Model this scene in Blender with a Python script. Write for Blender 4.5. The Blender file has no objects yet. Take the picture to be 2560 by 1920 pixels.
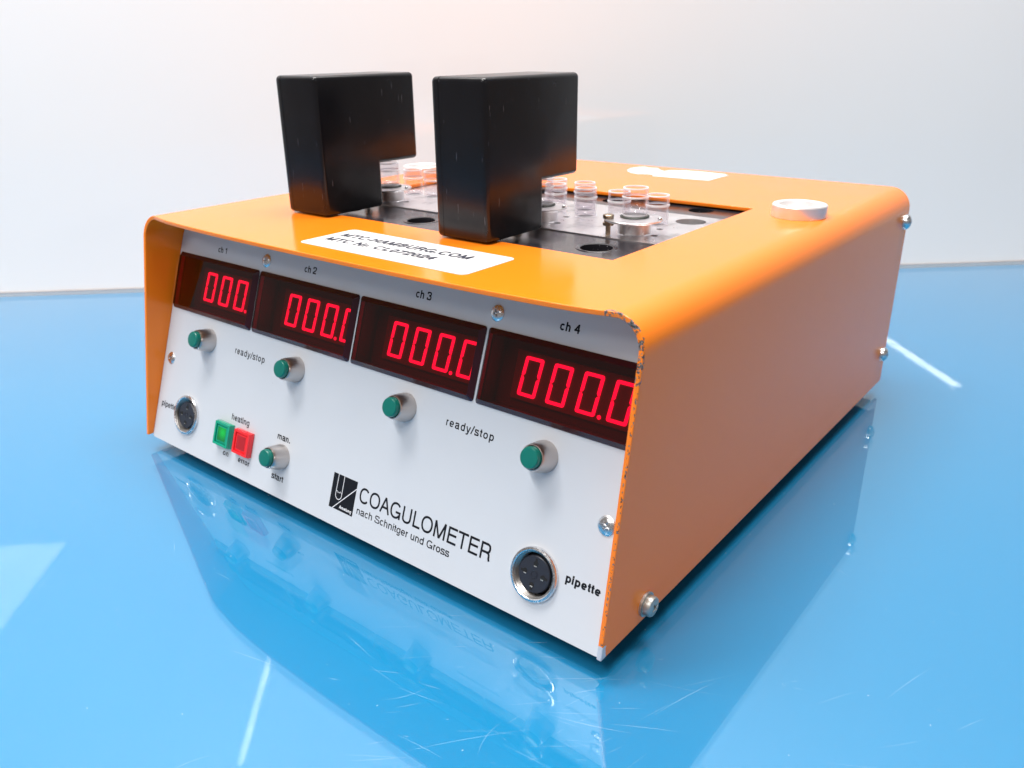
import bpy, bmesh, math, random
from mathutils import Matrix, Vector
random.seed(7)
PI = math.pi
sc = bpy.context.scene
COL = sc.collection
MM = 0.001                                   # everything below is written in millimetres

# ------------------------------------------------------------------ camera, world, lamps, exposure
cam_d = bpy.data.cameras.new("camera"); cam = bpy.data.objects.new("camera", cam_d); COL.objects.link(cam)
cam.location = (0.41875, -0.19552, 0.20459)
cam.rotation_euler = (math.radians(67.61), math.radians(0.64), math.radians(38.46))
cam_d.sensor_width = 36.0; cam_d.lens = 2053.77 / 2560 * 36
cam_d.clip_start = 0.01; cam_d.clip_end = 50
cam_d.dof.use_dof = True; cam_d.dof.focus_distance = 0.33; cam_d.dof.aperture_fstop = 20
sc.camera = cam

world = bpy.data.worlds.new("World"); sc.world = world; world.use_nodes = True
bg = world.node_tree.nodes["Background"]
bg.inputs[0].default_value = (1.0, 0.89, 0.84, 1); bg.inputs[1].default_value = 0.25

def area_lamp(name, center, u, size_u, size_v, radiance, color=(1, 1, 1), z=1.5):
    """rectangular ceiling lamp facing down; u = direction of its long side in the xy plane"""
    d = bpy.data.lights.new(name, 'AREA'); d.shape = 'RECTANGLE'; d.size = size_u; d.size_y = size_v
    d.energy = radiance * PI * size_u * size_v; d.color = color
    o = bpy.data.objects.new(name, d); COL.objects.link(o)
    o.location = (center[0], center[1], z); o.rotation_euler = (0, 0, math.atan2(u[1], u[0]))
    return o
TD = (-0.68, 0.733)                           # the tubes run square to the wall
area_lamp("tube_lamp_near", (0.40, -1.05), TD, 1.0, 0.017, 400, (1, 0.97, 0.94))
area_lamp("tube_lamp_far", (4.217, -0.368), TD, 0.78, 0.050, 230, (1, 0.97, 0.94))
area_lamp("ceiling_panel_lamp", (0.165 - 0.34 * .7 - .366 * .7, -2.10 + 0.366 * .7 - 0.34 * .7), TD, 0.7, 0.7, 10.0, (1, 0.96, 0.93))
area_lamp("ceiling_lamp_overhead", (0.09, 0.06), (0.7322, 0.6811), 1.5, 0.4, 23, (1, 0.968, 0.935))

sc.view_settings.view_transform = 'Standard'; sc.view_settings.look = 'None'
sc.view_settings.exposure = -0.07; sc.view_settings.gamma = 1.0
sc.render.engine = 'CYCLES'
sc.cycles.use_denoising = True
sc.cycles.max_bounces = 16; sc.cycles.transparent_max_bounces = 24
sc.cycles.transmission_bounces = 12; sc.cycles.glossy_bounces = 8
sc.cycles.sample_clamp_indirect = 20

# ------------------------------------------------------------------ materials
MATS = {}
def nodes_of(name):
    m = bpy.data.materials.new(name); m.use_nodes = True
    nt = m.node_tree; b = nt.nodes["Principled BSDF"]; MATS[name] = m
    return m, nt, b
def setp(b, **k):
    names = {'base': 'Base Color', 'rough': 'Roughness', 'metal': 'Metallic', 'ior': 'IOR', 'trans': 'Transmission Weight',
             'coat': 'Coat Weight', 'coat_rough': 'Coat Roughness', 'spec': 'Specular IOR Level', 'emit': 'Emission Color', 'estr': 'Emission Strength',
             'sss': 'Subsurface Weight'}
    for kk, v in k.items():
        if isinstance(v, tuple) and len(v) == 3: v = (*v, 1)
        b.inputs[names[kk]].default_value = v
def simple(name, **k):
    m, nt, b = nodes_of(name); setp(b, **k); return m
def N(nt, t, **k):
    n = nt.nodes.new(t)
    for kk, v in k.items():
        if kk.startswith('i_'): n.inputs[kk[2:].replace('_', ' ')].default_value = v
        elif kk[0] == 'n' and kk[1:].isdigit(): n.inputs[int(kk[1:])].default_value = v
        else: setattr(n, kk, v)
    return n
def objcoord(nt): return N(nt, 'ShaderNodeTexCoord').outputs['Object']
def noise(nt, scale, detail=3, rough=.5, vec=None):
    n = N(nt, 'ShaderNodeTexNoise', i_Scale=scale, i_Detail=detail, i_Roughness=rough)
    nt.links.new(vec if vec is not None else objcoord(nt), n.inputs['Vector']); return n.outputs['Fac']
def ramp(nt, src, a, b, ca=(0, 0, 0), cb=(1, 1, 1)):
    r = N(nt, 'ShaderNodeValToRGB'); e = r.color_ramp.elements
    e[0].position = a; e[1].position = b; e[0].color = (*ca, 1); e[1].color = (*cb, 1)
    nt.links.new(src, r.inputs[0]); return r.outputs[0]
def maprange(nt, src, a, b, c, d):
    n = N(nt, 'ShaderNodeMapRange', n1=a, n2=b, n3=c, n4=d); nt.links.new(src, n.inputs[0]); return n.outputs[0]
def math_(nt, op, a, b=None, c=None):
    n = N(nt, 'ShaderNodeMath', operation=op)
    for i, v in enumerate((a, b, c)):
        if v is None: continue
        if hasattr(v, 'links') or hasattr(v, 'is_linked'): nt.links.new(v, n.inputs[i])
        else: n.inputs[i].default_value = v
    return n.outputs[0]
def mixc(nt, fac, a, b):
    n = N(nt, 'ShaderNodeMix', data_type='RGBA')
    def put(i, v):
        if hasattr(v, 'is_linked'): nt.links.new(v, n.inputs[i])
        else: n.inputs[i].default_value = (*v, 1) if isinstance(v, tuple) and len(v) == 3 else v
    put(0, fac); put(6, a); put(7, b); return n.outputs[2]
def bump(nt, b, src, strength, dist):
    n = N(nt, 'ShaderNodeBump', i_Strength=strength, i_Distance=dist)
    nt.links.new(src, n.inputs['Height']); nt.links.new(n.outputs[0], b.inputs['Normal'])

# orange paint of the cover, chipped along its front edge
ORANGE = (0.90, 0.212, 0.010)
m, nt, b = nodes_of("orange_paint"); setp(b, rough=.17, ior=1.50)
co = objcoord(nt); sep = N(nt, 'ShaderNodeSeparateXYZ'); nt.links.new(co, sep.inputs[0])
X, Y, Z = sep.outputs
edge = math_(nt, 'MULTIPLY', math_(nt, 'SUBTRACT', Z, .00631), .1735)
d = math_(nt, 'SUBTRACT', Y, edge)                                   # metres behind the front edge (sides)
n1 = noise(nt, 900, 3, .6, co); n2 = noise(nt, 430, 4, .65, co)
right = maprange(nt, X, .280, .294, 0, 1)
corner = math_(nt, 'MULTIPLY', right, maprange(nt, Z, .100, .112, 0, 1))
thr = maprange(nt, d, .0, .0006, .55, .85)
chip_a = math_(nt, 'MULTIPLY', right, math_(nt, 'GREATER_THAN', n1, thr))
chip_a = math_(nt, 'MULTIPLY', chip_a, maprange(nt, X, .2989, .2993, 0, 1))
chip_a = math_(nt, 'MULTIPLY', chip_a, math_(nt, 'LESS_THAN', d, .003))
thr2 = maprange(nt, d, .0003, .0030, .50, .80)
chip_b = math_(nt, 'MULTIPLY', corner, math_(nt, 'GREATER_THAN', n2, thr2))
chip_b = math_(nt, 'MULTIPLY', chip_b, maprange(nt, d, -.002, .016, 1, 0))
chips = math_(nt, 'GREATER_THAN', math_(nt, 'MAXIMUM', chip_a, chip_b), .3)
tip = math_(nt, 'MULTIPLY', math_(nt, 'LESS_THAN', math_(nt, 'ADD', Z, math_(nt, 'MULTIPLY', n2, .003)), .0133),
            math_(nt, 'LESS_THAN', math_(nt, 'ADD', Y, math_(nt, 'MULTIPLY', n1, .002)), .0040))
tip = math_(nt, 'MULTIPLY', tip, math_(nt, 'GREATER_THAN', X, .18))
spk = math_(nt, 'GREATER_THAN', noise(nt, 420, 2, .5, co), .80)
base = mixc(nt, spk, ORANGE, (0.25, 0.08, 0.01))
chipcol = mixc(nt, ramp(nt, noise(nt, 1300, 2, .5, co), .42, .58), (0.012, 0.011, 0.011), (0.16, 0.155, 0.155))
base = mixc(nt, chips, base, chipcol)
base = mixc(nt, tip, base, (0.50, 0.53, 0.60))
nt.links.new(base, b.inputs['Base Color'])
nt.links.new(math_(nt, 'ADD', maprange(nt, noise(nt, 45, 4, .6, co), .3, .7, .13, .22), math_(nt, 'MULTIPLY', chips, .45)), b.inputs['Roughness'])
hb = math_(nt, 'SUBTRACT', math_(nt, 'MULTIPLY', noise(nt, 700, 2, .5, co), .12), math_(nt, 'MULTIPLY', chips, .4))
bump(nt, b, hb, .35, .00012)

# satin aluminium front panel
m, nt, b = nodes_of("satin_aluminium"); setp(b, rough=.42, spec=.5, metal=.0)
co = objcoord(nt)
sp = math_(nt, 'GREATER_THAN', noise(nt, 520, 2, .5, co), .79)
nt.links.new(mixc(nt, sp, mixc(nt, noise(nt, 30, 4, .6, co), (0.53, 0.565, 0.615), (0.57, 0.60, 0.645)), (0.35, 0.35, 0.38)), b.inputs['Base Color'])
bump(nt, b, noise(nt, 2500, 2, .6, co), .12, .00005)

def metal(name, base, r0, r1, scale=300, stain=None):
    m, nt, b = nodes_of(name); setp(b, metal=1.0)
    co = objcoord(nt); nz = noise(nt, scale, 5, .65, co)
    nt.links.new(maprange(nt, nz, .3, .7, r0, r1), b.inputs['Roughness'])
    if stain:
        nt.links.new(mixc(nt, ramp(nt, noise(nt, scale * .5, 4, .6, co), .55, .72), base, stain), b.inputs['Base Color'])
    else: setp(b, base=base)
    bump(nt, b, nz, .15, .00004)
    return m
metal("nickel", (0.54, 0.50, 0.48), .28, .34, 200)
metal("bright_steel", (0.72, 0.73, 0.75), .16, .32, 900)
metal("dull_zinc", (0.50, 0.50, 0.48), .35, .55, 700, (0.30, 0.28, 0.24))
metal("machined_aluminium", (0.80, 0.79, 0.81), .26, .42, 110, (0.36, 0.35, 0.36))
metal("brass_screw", (0.42, 0.33, 0.24), .22, .40, 600)
metal("white_metal", (0.93, 0.93, 0.94), .22, .34, 300)
simple("pale_insert", base=(0.72, 0.72, 0.74), rough=.25)
simple("satin_silver", base=(0.80, 0.78, 0.78), rough=.30, metal=.55)

# black moulded plastic with scuffs
m, nt, b = nodes_of("black_plastic"); setp(b, ior=1.44)
co = objcoord(nt)
mp = N(nt, 'ShaderNodeMapping'); mp.inputs['Scale'].default_value = (1, 1, .12); mp.inputs['Rotation'].default_value = (.5, .4, 0); nt.links.new(co, mp.inputs[0])
scr = math_(nt, 'GREATER_THAN', noise(nt, 900, 2, .5, mp.outputs[0]), .735)
dust = math_(nt, 'GREATER_THAN', noise(nt, 1400, 2, .5, co), .755)
smu = ramp(nt, noise(nt, 55, 5, .6, co), .45, .75)
c1 = mixc(nt, math_(nt, 'MULTIPLY', math_(nt, 'MAXIMUM', scr, dust), .5), (0.0042, 0.0046, 0.0065), (0.11, 0.112, 0.13))
nt.links.new(c1, b.inputs['Base Color'])
nt.links.new(maprange(nt, smu, 0, 1, .21, .28), b.inputs['Roughness'])
bump(nt, b, noise(nt, 1500, 2, .5, co), .08, .00005)
# black anodised strips, dusty
m, nt, b = nodes_of("black_plate"); setp(b, rough=.14, ior=1.6)
co = objcoord(nt)
du = math_(nt, 'GREATER_THAN', math_(nt, 'ADD', noise(nt, 1100, 2, .6, co), math_(nt, 'MULTIPLY', noise(nt, 60, 2, .5, co), .25)), .855)
nt.links.new(mixc(nt, du, (0.022, 0.021, 0.026), (0.42, 0.42, 0.45)), b.inputs['Base Color'])
nt.links.new(maprange(nt, noise(nt, 90, 4, .6, co), .3, .7, .08, .24), b.inputs['Roughness'])
simple("dark_void", base=(0.0015, 0.0015, 0.002), rough=.7)  # near-black colour standing in for unlit depth
simple("chassis_dark", base=(0.03, 0.03, 0.035), rough=.6)
simple("ink", base=(0.004, 0.005, 0.009), rough=.6, spec=.2)
simple("ink_grey", base=(0.02, 0.022, 0.04), rough=.6)
simple("ink_light", base=(0.75, 0.76, 0.80), rough=.5)
simple("label_paper", base=(0.56, 0.56, 0.57), rough=.55)
metal("thread_metal", (0.30, 0.29, 0.28), .25, .42, 500)
simple("socket_insert", base=(0.020, 0.023, 0.034), rough=.32)
simple("rubber", base=(0.02, 0.02, 0.02), rough=.8)
simple("housing_black", base=(0.13, 0.005, 0.012), rough=.5)
simple("filter_bevel", base=(0.030, 0.003, 0.010), rough=.22, ior=1.5)
simple("digit_module", base=(0.26, 0.012, 0.03), rough=.45)
simple("gasket", base=(0.02, 0.025, 0.02), rough=.45)
simple("green_cap", base=(0.0, 0.145, 0.115), rough=.30, ior=1.5)
m = simple("led_segment", base=(0.30, 0.0, 0.02), rough=.6, emit=(1.0, 0.0, 0.45), estr=3.8)
m = simple("green_lens", base=(0.0, 0.33, 0.20), rough=.15, ior=1.5, coat=.5, coat_rough=.05)
m = simple("red_lens", base=(0.85, 0.020, 0.03), rough=.15, ior=1.5, coat=.5, coat_rough=.05)
# the ribbed diffusers behind the two indicator lenses: the green one is lit
for nm, base, em, st in (("green_diffuser", (0.0, 0.16, 0.04), (0.0, .55, .04), .75), ("red_diffuser", (0.42, 0.01, 0.02), (.6, .01, .01), 0.0)):
    m, nt, b = nodes_of(nm); setp(b, base=base, rough=.25, emit=em)
    co = objcoord(nt)
    ln = N(nt, 'ShaderNodeVectorMath', operation='DISTANCE'); nt.links.new(co, ln.inputs[0]); ln.inputs[1].default_value = (.0009, .0012, .001)
    nt.links.new(maprange(nt, ln.outputs['Value'], .0008, .0042, st, st * .10), b.inputs['Emission Strength'])

def clear_mix(name, tint, ior, rough, coat_tint=(1, 1, 1), spec_scale=1.0):
    """thin clear sheet: tinted see-through body with a Fresnel gloss"""
    m = bpy.data.materials.new(name); m.use_nodes = True; MATS[name] = m
    nt = m.node_tree; nt.nodes.clear()
    out = N(nt, 'ShaderNodeOutputMaterial'); mx = N(nt, 'ShaderNodeMixShader'); fr = N(nt, 'ShaderNodeFresnel', i_IOR=ior)
    t = N(nt, 'ShaderNodeBsdfTransparent'); g = N(nt, 'ShaderNodeBsdfGlossy', i_Roughness=rough)
    t.inputs[0].default_value = (*tint, 1); g.inputs[0].default_value = (*coat_tint, 1)
    ge = N(nt, 'ShaderNodeNewGeometry')
    nt.links.new(math_(nt, 'MULTIPLY', fr.outputs[0], math_(nt, 'SUBTRACT', 1.0, ge.outputs['Backfacing'])), mx.inputs[0]); nt.links.new(t.outputs[0], mx.inputs[1]); nt.links.new(g.outputs[0], mx.inputs[2])
    nt.links.new(mx.outputs[0], out.inputs[0]); return m, nt, fr, mx
clear_mix("red_filter", (0.72, 0.045, 0.17), 1.5, .02)
m, nt, fr, mx = clear_mix("table_glass", (0.97, 0.99, 1.0), 1.62, .004)
gl = [n for n in nt.nodes if n.type == 'BSDF_GLOSSY'][0]                     # wiped glass: faint smears
nt.links.new(ramp(nt, noise(nt, 9, 5, .6), .45, .75, (.002, .002, .002), (.035, .035, .035)), gl.inputs['Roughness'])
m, nt, fr, mx = clear_mix("clear_plastic", (0.955, 0.945, 0.955), 1.55, .04)
lw = N(nt, 'ShaderNodeLayerWeight', i_Blend=.5); m2 = N(nt, 'ShaderNodeMixShader'); d_s = N(nt, 'ShaderNodeBsdfTranslucent'); d2 = N(nt, 'ShaderNodeBsdfDiffuse'); a_ = N(nt, 'ShaderNodeMixShader', n0=.5)
d_s.inputs[0].default_value = (.80, .76, .82, 1); d2.inputs[0].default_value = (.80, .76, .82, 1)     # pale colour mixed in edge-on paints the bright outlines of the walls
nt.links.new(d_s.outputs[0], a_.inputs[1]); nt.links.new(d2.outputs[0], a_.inputs[2])
nt.links.new(math_(nt, 'MULTIPLY', math_(nt, 'POWER', lw.outputs['Facing'], 3.5), .55), m2.inputs[0])
nt.links.new(mx.outputs[0], m2.inputs[1]); nt.links.new(a_.outputs[0], m2.inputs[2])
nt.links.new(m2.outputs[0], [n for n in nt.nodes if n.type == 'OUTPUT_MATERIAL'][0].inputs[0])

m, nt, fr, mx = clear_mix("cuvette_rim", (0.97, 0.96, 0.97), 1.55, .08)
m2 = N(nt, 'ShaderNodeMixShader', n0=.58); d2 = N(nt, 'ShaderNodeBsdfDiffuse'); d2.inputs[0].default_value = (.88, .87, .90, 1)  # diffuse white mixed in paints bright highlights on the clear rims
nt.links.new(mx.outputs[0], m2.inputs[1]); nt.links.new(d2.outputs[0], m2.inputs[2])
nt.links.new(m2.outputs[0], [n for n in nt.nodes if n.type == 'OUTPUT_MATERIAL'][0].inputs[0])
m, nt, b = nodes_of("blue_table"); setp(b, rough=.03, ior=1.62)
co = objcoord(nt)
nt.links.new(mixc(nt, noise(nt, 6, 3, .5, co), (0.012, 0.205, 0.405), (0.016, 0.222, 0.425)), b.inputs['Base Color'])
m = bpy.data.materials.new("scratch_white"); m.use_nodes = True; MATS["scratch_white"] = m
nt = m.node_tree; nt.nodes.clear()
o_ = N(nt, 'ShaderNodeOutputMaterial'); mx = N(nt, 'ShaderNodeMixShader', n0=.62); t_s = N(nt, 'ShaderNodeBsdfTransparent'); d_s = N(nt, 'ShaderNodeBsdfDiffuse')
d_s.inputs[0].default_value = (.75, .86, .92, 1)
nt.links.new(t_s.outputs[0], mx.inputs[1]); nt.links.new(d_s.outputs[0], mx.inputs[2]); nt.links.new(mx.outputs[0], o_.inputs[0])
m, nt, b = nodes_of("white_wall"); setp(b, rough=.5, ior=1.5, coat=1.0, coat_rough=.008)
b.inputs['Coat IOR'].default_value = 1.7
co = objcoord(nt)
nt.links.new(mixc(nt, ramp(nt, noise(nt, 3.0, 3, .5, co), .35, .7), (0.875, 0.85, 0.83), (0.85, 0.828, 0.81)), b.inputs['Base Color'])
simple("joint_grime", base=(0.30, 0.28, 0.28), rough=.7)

# ------------------------------------------------------------------ object helpers
WM = {}                                       # world matrix of every object (metres)
def T(x=0, y=0, z=0): return Matrix.Translation((x, y, z))
def link(name, data, parent=None, M=None, **props):
    o = bpy.data.objects.new(name, data); COL.objects.link(o)
    M = M if M is not None else (WM_mm(parent) if parent is not None else Matrix())
    W = M.copy(); W.translation = W.translation * MM
    WM[o] = W
    if parent is not None:
        o.parent = parent; o.matrix_basis = WM[parent].inverted() @ W
    else: o.matrix_basis = W
    for k, v in props.items(): o[k] = v
    return o
def WM_mm(o):
    W = WM[o].copy(); W.translation = W.translation / MM; return W
def mesh(name, verts, faces, mat, smooth=35, mats=None, fmats=None):
    me = bpy.data.meshes.new(name)
    me.from_pydata([tuple(c * MM for c in v) for v in verts], [], faces)
    fin(me, mat, smooth)
    return me
def fin(me, mat, smooth=35):
    me.materials.append(MATS[mat])
    if smooth:
        me.shade_smooth(); me.set_sharp_from_angle(angle=math.radians(smooth))
    me.validate()
def bm_mesh(name, bm, mat, smooth=35):
    me = bpy.data.meshes.new(name); bm.to_mesh(me); bm.free()
    for v in me.vertices: v.co *= MM
    fin(me, mat, smooth); return me
def lathe(prof, n=48, smooth=35, mat="nickel", name="turned"):
    """revolve (r, z) points about z; a profile point with r = 0 closes the end"""
    V, F, rings = [], [], []
    for r, z in prof:
        if r <= 1e-6: rings.append([len(V)]); V.append((0, 0, z))
        else:
            rings.append(list(range(len(V), len(V) + n)))
            V += [(r * math.cos(2 * PI * k / n), r * math.sin(2 * PI * k / n), z) for k in range(n)]
    for A, B in zip(rings, rings[1:]):
        for k in range(n):
            k2 = (k + 1) % n
            if len(A) == 1 and len(B) == 1: continue
            if len(A) == 1: F.append((A[0], B[k], B[k2]))
            elif len(B) == 1: F.append((A[k2], A[k], B[0]))
            else: F.append((A[k2], A[k], B[k], B[k2]))
    me = mesh(name, V, F, mat, 0)
    bm = bmesh.new(); bm.from_mesh(me); bmesh.ops.recalc_face_normals(bm, faces=bm.faces); bm.to_mesh(me); bm.free()
    me.shade_smooth(); me.set_sharp_from_angle(angle=math.radians(smooth))
    return me
def box_bm(x0, x1, y0, y1, z0, z1, bev=0, seg=2, bm=None):
    b2 = bmesh.new()
    bmesh.ops.create_cube(b2, size=1)
    for v in b2.verts:
        v.co = Vector(((x0 + x1) / 2 + v.co.x * (x1 - x0), (y0 + y1) / 2 + v.co.y * (y1 - y0), (z0 + z1) / 2 + v.co.z * (z1 - z0)))
    if bev: bmesh.ops.bevel(b2, geom=b2.edges[:], offset=bev, segments=seg, profile=.5, affect='EDGES')
    if bm is None: return b2
    tmp = bpy.data.meshes.new("t"); b2.to_mesh(tmp); b2.free(); bm.from_mesh(tmp); bpy.data.meshes.remove(tmp); return bm
def plate(name, polys, z0, z1, mat, bevel=0.0):
    """flat sheet with holes: polys = list of closed outlines, the first one outside"""
    cu = bpy.data.curves.new("c", 'CURVE'); cu.dimensions = '2D'; cu.fill_mode = 'BOTH'
    for p in polys:
        s = cu.splines.new('POLY'); s.points.add(len(p) - 1); s.use_cyclic_u = True
        for q, (x, y) in zip(s.points, p): q.co = (x, y, 0, 1)
    cu.extrude = (z1 - z0) / 2
    o = bpy.data.objects.new("c", cu); me = bpy.data.meshes.new_from_object(o)
    bpy.data.objects.remove(o); bpy.data.curves.remove(cu)
    for v in me.vertices: v.co.z += (z0 + z1) / 2; v.co *= MM
    me.name = name; me.materials.clear(); fin(me, mat, 30); return me
def rect(x0, x1, y0, y1, r=0, n=6):
    if not r: return [(x0, y0), (x1, y0), (x1, y1), (x0, y1)]
    P = []
    for cx, cy, a in ((x1 - r, y0 + r, -90), (x1 - r, y1 - r, 0), (x0 + r, y1 - r, 90), (x0 + r, y0 + r, 180)):
        for k in range(n + 1):
            t = math.radians(a + 90 * k / n); P.append((cx + r * math.cos(t), cy + r * math.sin(t)))
    return P
def circ(cx, cy, r, n=40): return [(cx + r * math.cos(2 * PI * k / n), cy + r * math.sin(2 * PI * k / n)) for k in range(n)]
# grotesque lettering drawn with a constant-width pen; cap height = 1
XH = .735
def glyph(ch, w):
    a = w / 2; S = []
    def L(*p): S.append(list(p))
    def E(x0, x1, y0, y1, t0, t1, n=22, k=2.25):
        cx, cy, rx, ry = (x0 + x1) / 2, (y0 + y1) / 2, (x1 - x0) / 2, (y1 - y0) / 2; P = []
        for i in range(n + 1):
            t = math.radians(t0 + (t1 - t0) * i / n); c, s_ = math.cos(t), math.sin(t)
            P.append((cx + rx * math.copysign(abs(c) ** (2 / k), c), cy + ry * math.copysign(abs(s_) ** (2 / k), s_)))
        return P
    def CR(P, n=7):
        Q = [P[0]] + P + [P[-1]]; o = []
        for i in range(1, len(Q) - 2):
            for j in range(n):
                t = j / n; p0, p1, p2, p3 = Q[i - 1:i + 3]
                o.append(tuple(.5 * (2 * p1[d] + (p2[d] - p0[d]) * t + (2 * p0[d] - 5 * p1[d] + 4 * p2[d] - p3[d]) * t * t + (3 * p1[d] - p0[d] - 3 * p2[d] + p3[d]) * t ** 3) for d in (0, 1)))
        return o + [P[-1]]
    t_, b_ = 1 - a, a; xt = XH - a
    if ch == ' ': return .37, S
    if ch == 'O': S.append(E(.06 + a, 1.02 - a, b_ - .015, t_ + .015, 0, 360, 44)); return 1.08, S
    if ch == 'C': S.append(E(.06 + a, .98 - a, b_ - .015, t_ + .015, 38, 322, 36)); return 1.01, S
    if ch == 'G':
        S.append(E(.06 + a, 1.0 - a, b_ - .015, t_ + .015, 38, 330, 36)); L((.56, .48 - a), (1.0, .48 - a)); L((1.0 - a, .48), (1.0 - a, 0)); return 1.08, S
    if ch == 'A': L((a * 1.1, 0), (.46, 1)); L((.46, 1), (.93 - a * 1.1, 0)); L((.17, .36), (.76, .36)); return .93, S
    if ch == 'U': S.append([(.11 + a, 1)] + E(.11 + a, .89 - a, b_ - .015, .62, 180, 360) + [(.89 - a, 1)]); return 1.0, S
    if ch == 'L': L((.11 + a, 0), (.11 + a, 1)); L((.11, a), (.74, a)); return .78, S
    if ch == 'E':
        L((.12 + a, 0), (.12 + a, 1))
        for y, x in ((a, .86), (.53, .81), (1 - a, .85)): L((.12, y), (x, y))
        return .93, S
    if ch == 'T': L((.02, 1 - a), (.83, 1 - a)); L((.425, 0), (.425, 1)); return .85, S
    if ch == 'M': L((.1 + a, 0), (.1 + a, 1)); L((1.05 - a, 0), (1.05 - a, 1)); L((.1 + a, 1), (.575, .02)); L((.575, .02), (1.05 - a, 1)); return 1.15, S
    if ch == 'N': L((.1 + a, 0), (.1 + a, 1)); L((.9 - a, 0), (.9 - a, 1)); L((.1 + a, 1), (.9 - a, 0)); return 1.0, S
    if ch == 'H': L((.1 + a, 0), (.1 + a, 1)); L((.9 - a, 0), (.9 - a, 1)); L((.1, .53), (.9, .53)); return 1.0, S
    if ch in 'RB':
        L((.12 + a, 0), (.12 + a, 1)); r = .88 - a
        if ch == 'R':
            S.append([(.12, t_), (.6, t_)] + E(.4, r, .46, t_, 88, -88, 16)[1:] + [(.6, .46), (.12, .46)])
            S.append(CR([(.58, .46), (.74, .42), (.80, .30), (.81, .14), (.87, 0)])); return 1.0, S
        S.append([(.12, t_), (.55, t_)] + E(.36, .82 - a, .53, t_, 88, -88, 14) + [(.55, .53), (.12, .53)])
        S.append([(.12, .53), (.57, .53)] + E(.36, r, a, .53, 88, -88, 14) + [(.57, a), (.12, a)]); return .93, S
    if ch == 'S': S.append(CR([(.07 + a, .30), (.13, .12), (.45, b_ - .01), (.78, .10), (.85 - a * .3, .27), (.72, .43), (.45, .51), (.19, .60), (.10 + a * .6, .75), (.2, .91), (.45, t_ + .01), (.72, .91), (.80 - a, .71)])); return .93, S
    if ch == '-': L((.06, .33), (.40, .33)); return .46, S
    if ch in '.i':
        if ch == '.': L((.19, 0), (.19, w * 1.18)); return .38, S
        L((.155, 0), (.155, XH)); L((.155, 1 - w * 1.1), (.155, 1)); return .31, S
    if ch == 'l': L((.155, 0), (.155, 1)); return .31, S
    if ch == '/': L((0, -.02), (.38, 1.02)); return .38, S
    if ch == '0': S.append(E(.07 + a, .70 - a, b_ - .01, t_ + .01, 0, 360, 40)); return .77, S
    if ch == '1': L((.44, 0), (.44, 1)); S.append(CR([(.14, .75), (.32, .79), (.42, .97)], 4)); return .77, S
    if ch == '2': S.append(CR([(.06 + a, .66), (.11, .87), (.37, t_ + .01), (.62, .88), (.66, .70), (.55, .50), (.30, .32), (.10, .16), (.065 + a, .02)])); L((.05, a), (.70, a)); return .77, S
    if ch == '3':
        S.append(CR([(.06 + a, .72), (.14, .90), (.36, t_ + .01), (.58, .90), (.63, .74), (.56, .59), (.34, .54)]))
        S.append(CR([(.34, .54), (.60, .48), (.67, .28), (.58, .09), (.36, b_ - .01), (.12, .10), (.05 + a, .30)])); return .77, S
    if ch == '4': L((.53, 0), (.53, 1)); L((.03, .25 + a), (.70, .25 + a)); L((.54, .96), (.07, .26)); return .77, S
    if ch == '7': L((.05, 1 - a), (.71, 1 - a)); S.append(CR([(.68, .95), (.44, .60), (.31, .30), (.25, 0)])); return .77, S
    # lower case
    if ch == 'o': S.append(E(.05 + a, .72 - a, b_ - .01, xt + .01, 0, 360, 40)); return .77, S
    if ch == 'c': S.append(E(.05 + a, .66 - a * .6, b_ - .01, xt + .01, 42, 318, 30)); return .70, S
    if ch == 'e': S.append([(.05 + a, XH * .49), (.71 - a, XH * .49)]); S.append(E(.05 + a, .71 - a, b_ - .01, xt + .01, -3, 318, 36)); return .77, S
    if ch in 'nhr':
        L((.09 + a, 0), (.09 + a, 1 if ch == 'h' else XH))
        if ch == 'r': S.append(E(.09 + a, .62, .2, xt, 170, 88, 10)); return .46, S
        S.append(E(.09 + a, .68 - a, .22, xt + .01, 180, 0, 22) + [(.68 - a, 0)]); return .77, S
    if ch == 'm':
        L((.09 + a, 0), (.09 + a, XH)); S.append(E(.09 + a, .60, .24, xt + .01, 180, 0, 20) + [(.60, 0)]); S.append(E(.60, 1.07 - a, .24, xt + .01, 180, 0, 20) + [(1.07 - a, 0)]); return 1.16, S
    if ch == 'u': S.append([(.09 + a, XH)] + E(.09 + a, .68 - a, b_ - .01, XH - .22, 180, 360, 22)); L((.68 - a, 0), (.68 - a, XH)); return .77, S
    if ch in 'dpg':
        S.append(E(.05 + a, .70 - a, b_ - .01, xt + .01, 0, 360, 40))
        if ch == 'd': L((.69 - a, 0), (.69 - a, 1)); return .77, S
        if ch == 'p':
            S[-1] = E(.08 + a, .73 - a, b_ - .01, xt + .01, 0, 360, 40); L((.09 + a, -.29), (.09 + a, XH)); return .77, S
        S.append([(.69 - a, XH), (.69 - a, -.02)] + E(.10 + a, .69 - a, -.30 + a, .2, 0, -150, 20)); return .77, S
    if ch == 'a':
        S.append(CR([(.09 + a * .7, .52), (.15, .67), (.36, xt + .01), (.55, .66), (.60 - a * .2, .50)]) + [(.60 - a * .2, .14), (.62, .05), (.72, a * .8)])
        S.append(CR([(.60, .44), (.46, .40), (.24, .36), (.07 + a, .27), (.07 + a, .13), (.22, b_ - .015), (.45, .07), (.60, .24)])); return .77, S
    if ch == 's': S.append(CR([(.05 + a, .22), (.12, .07), (.34, b_ - .01), (.57, .08), (.62 - a * .3, .20), (.52, .32), (.33, .38), (.14, .45), (.07 + a * .6, .55), (.15, .67), (.34, xt + .01), (.53, .66), (.60 - a, .53)])); return .69, S
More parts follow.
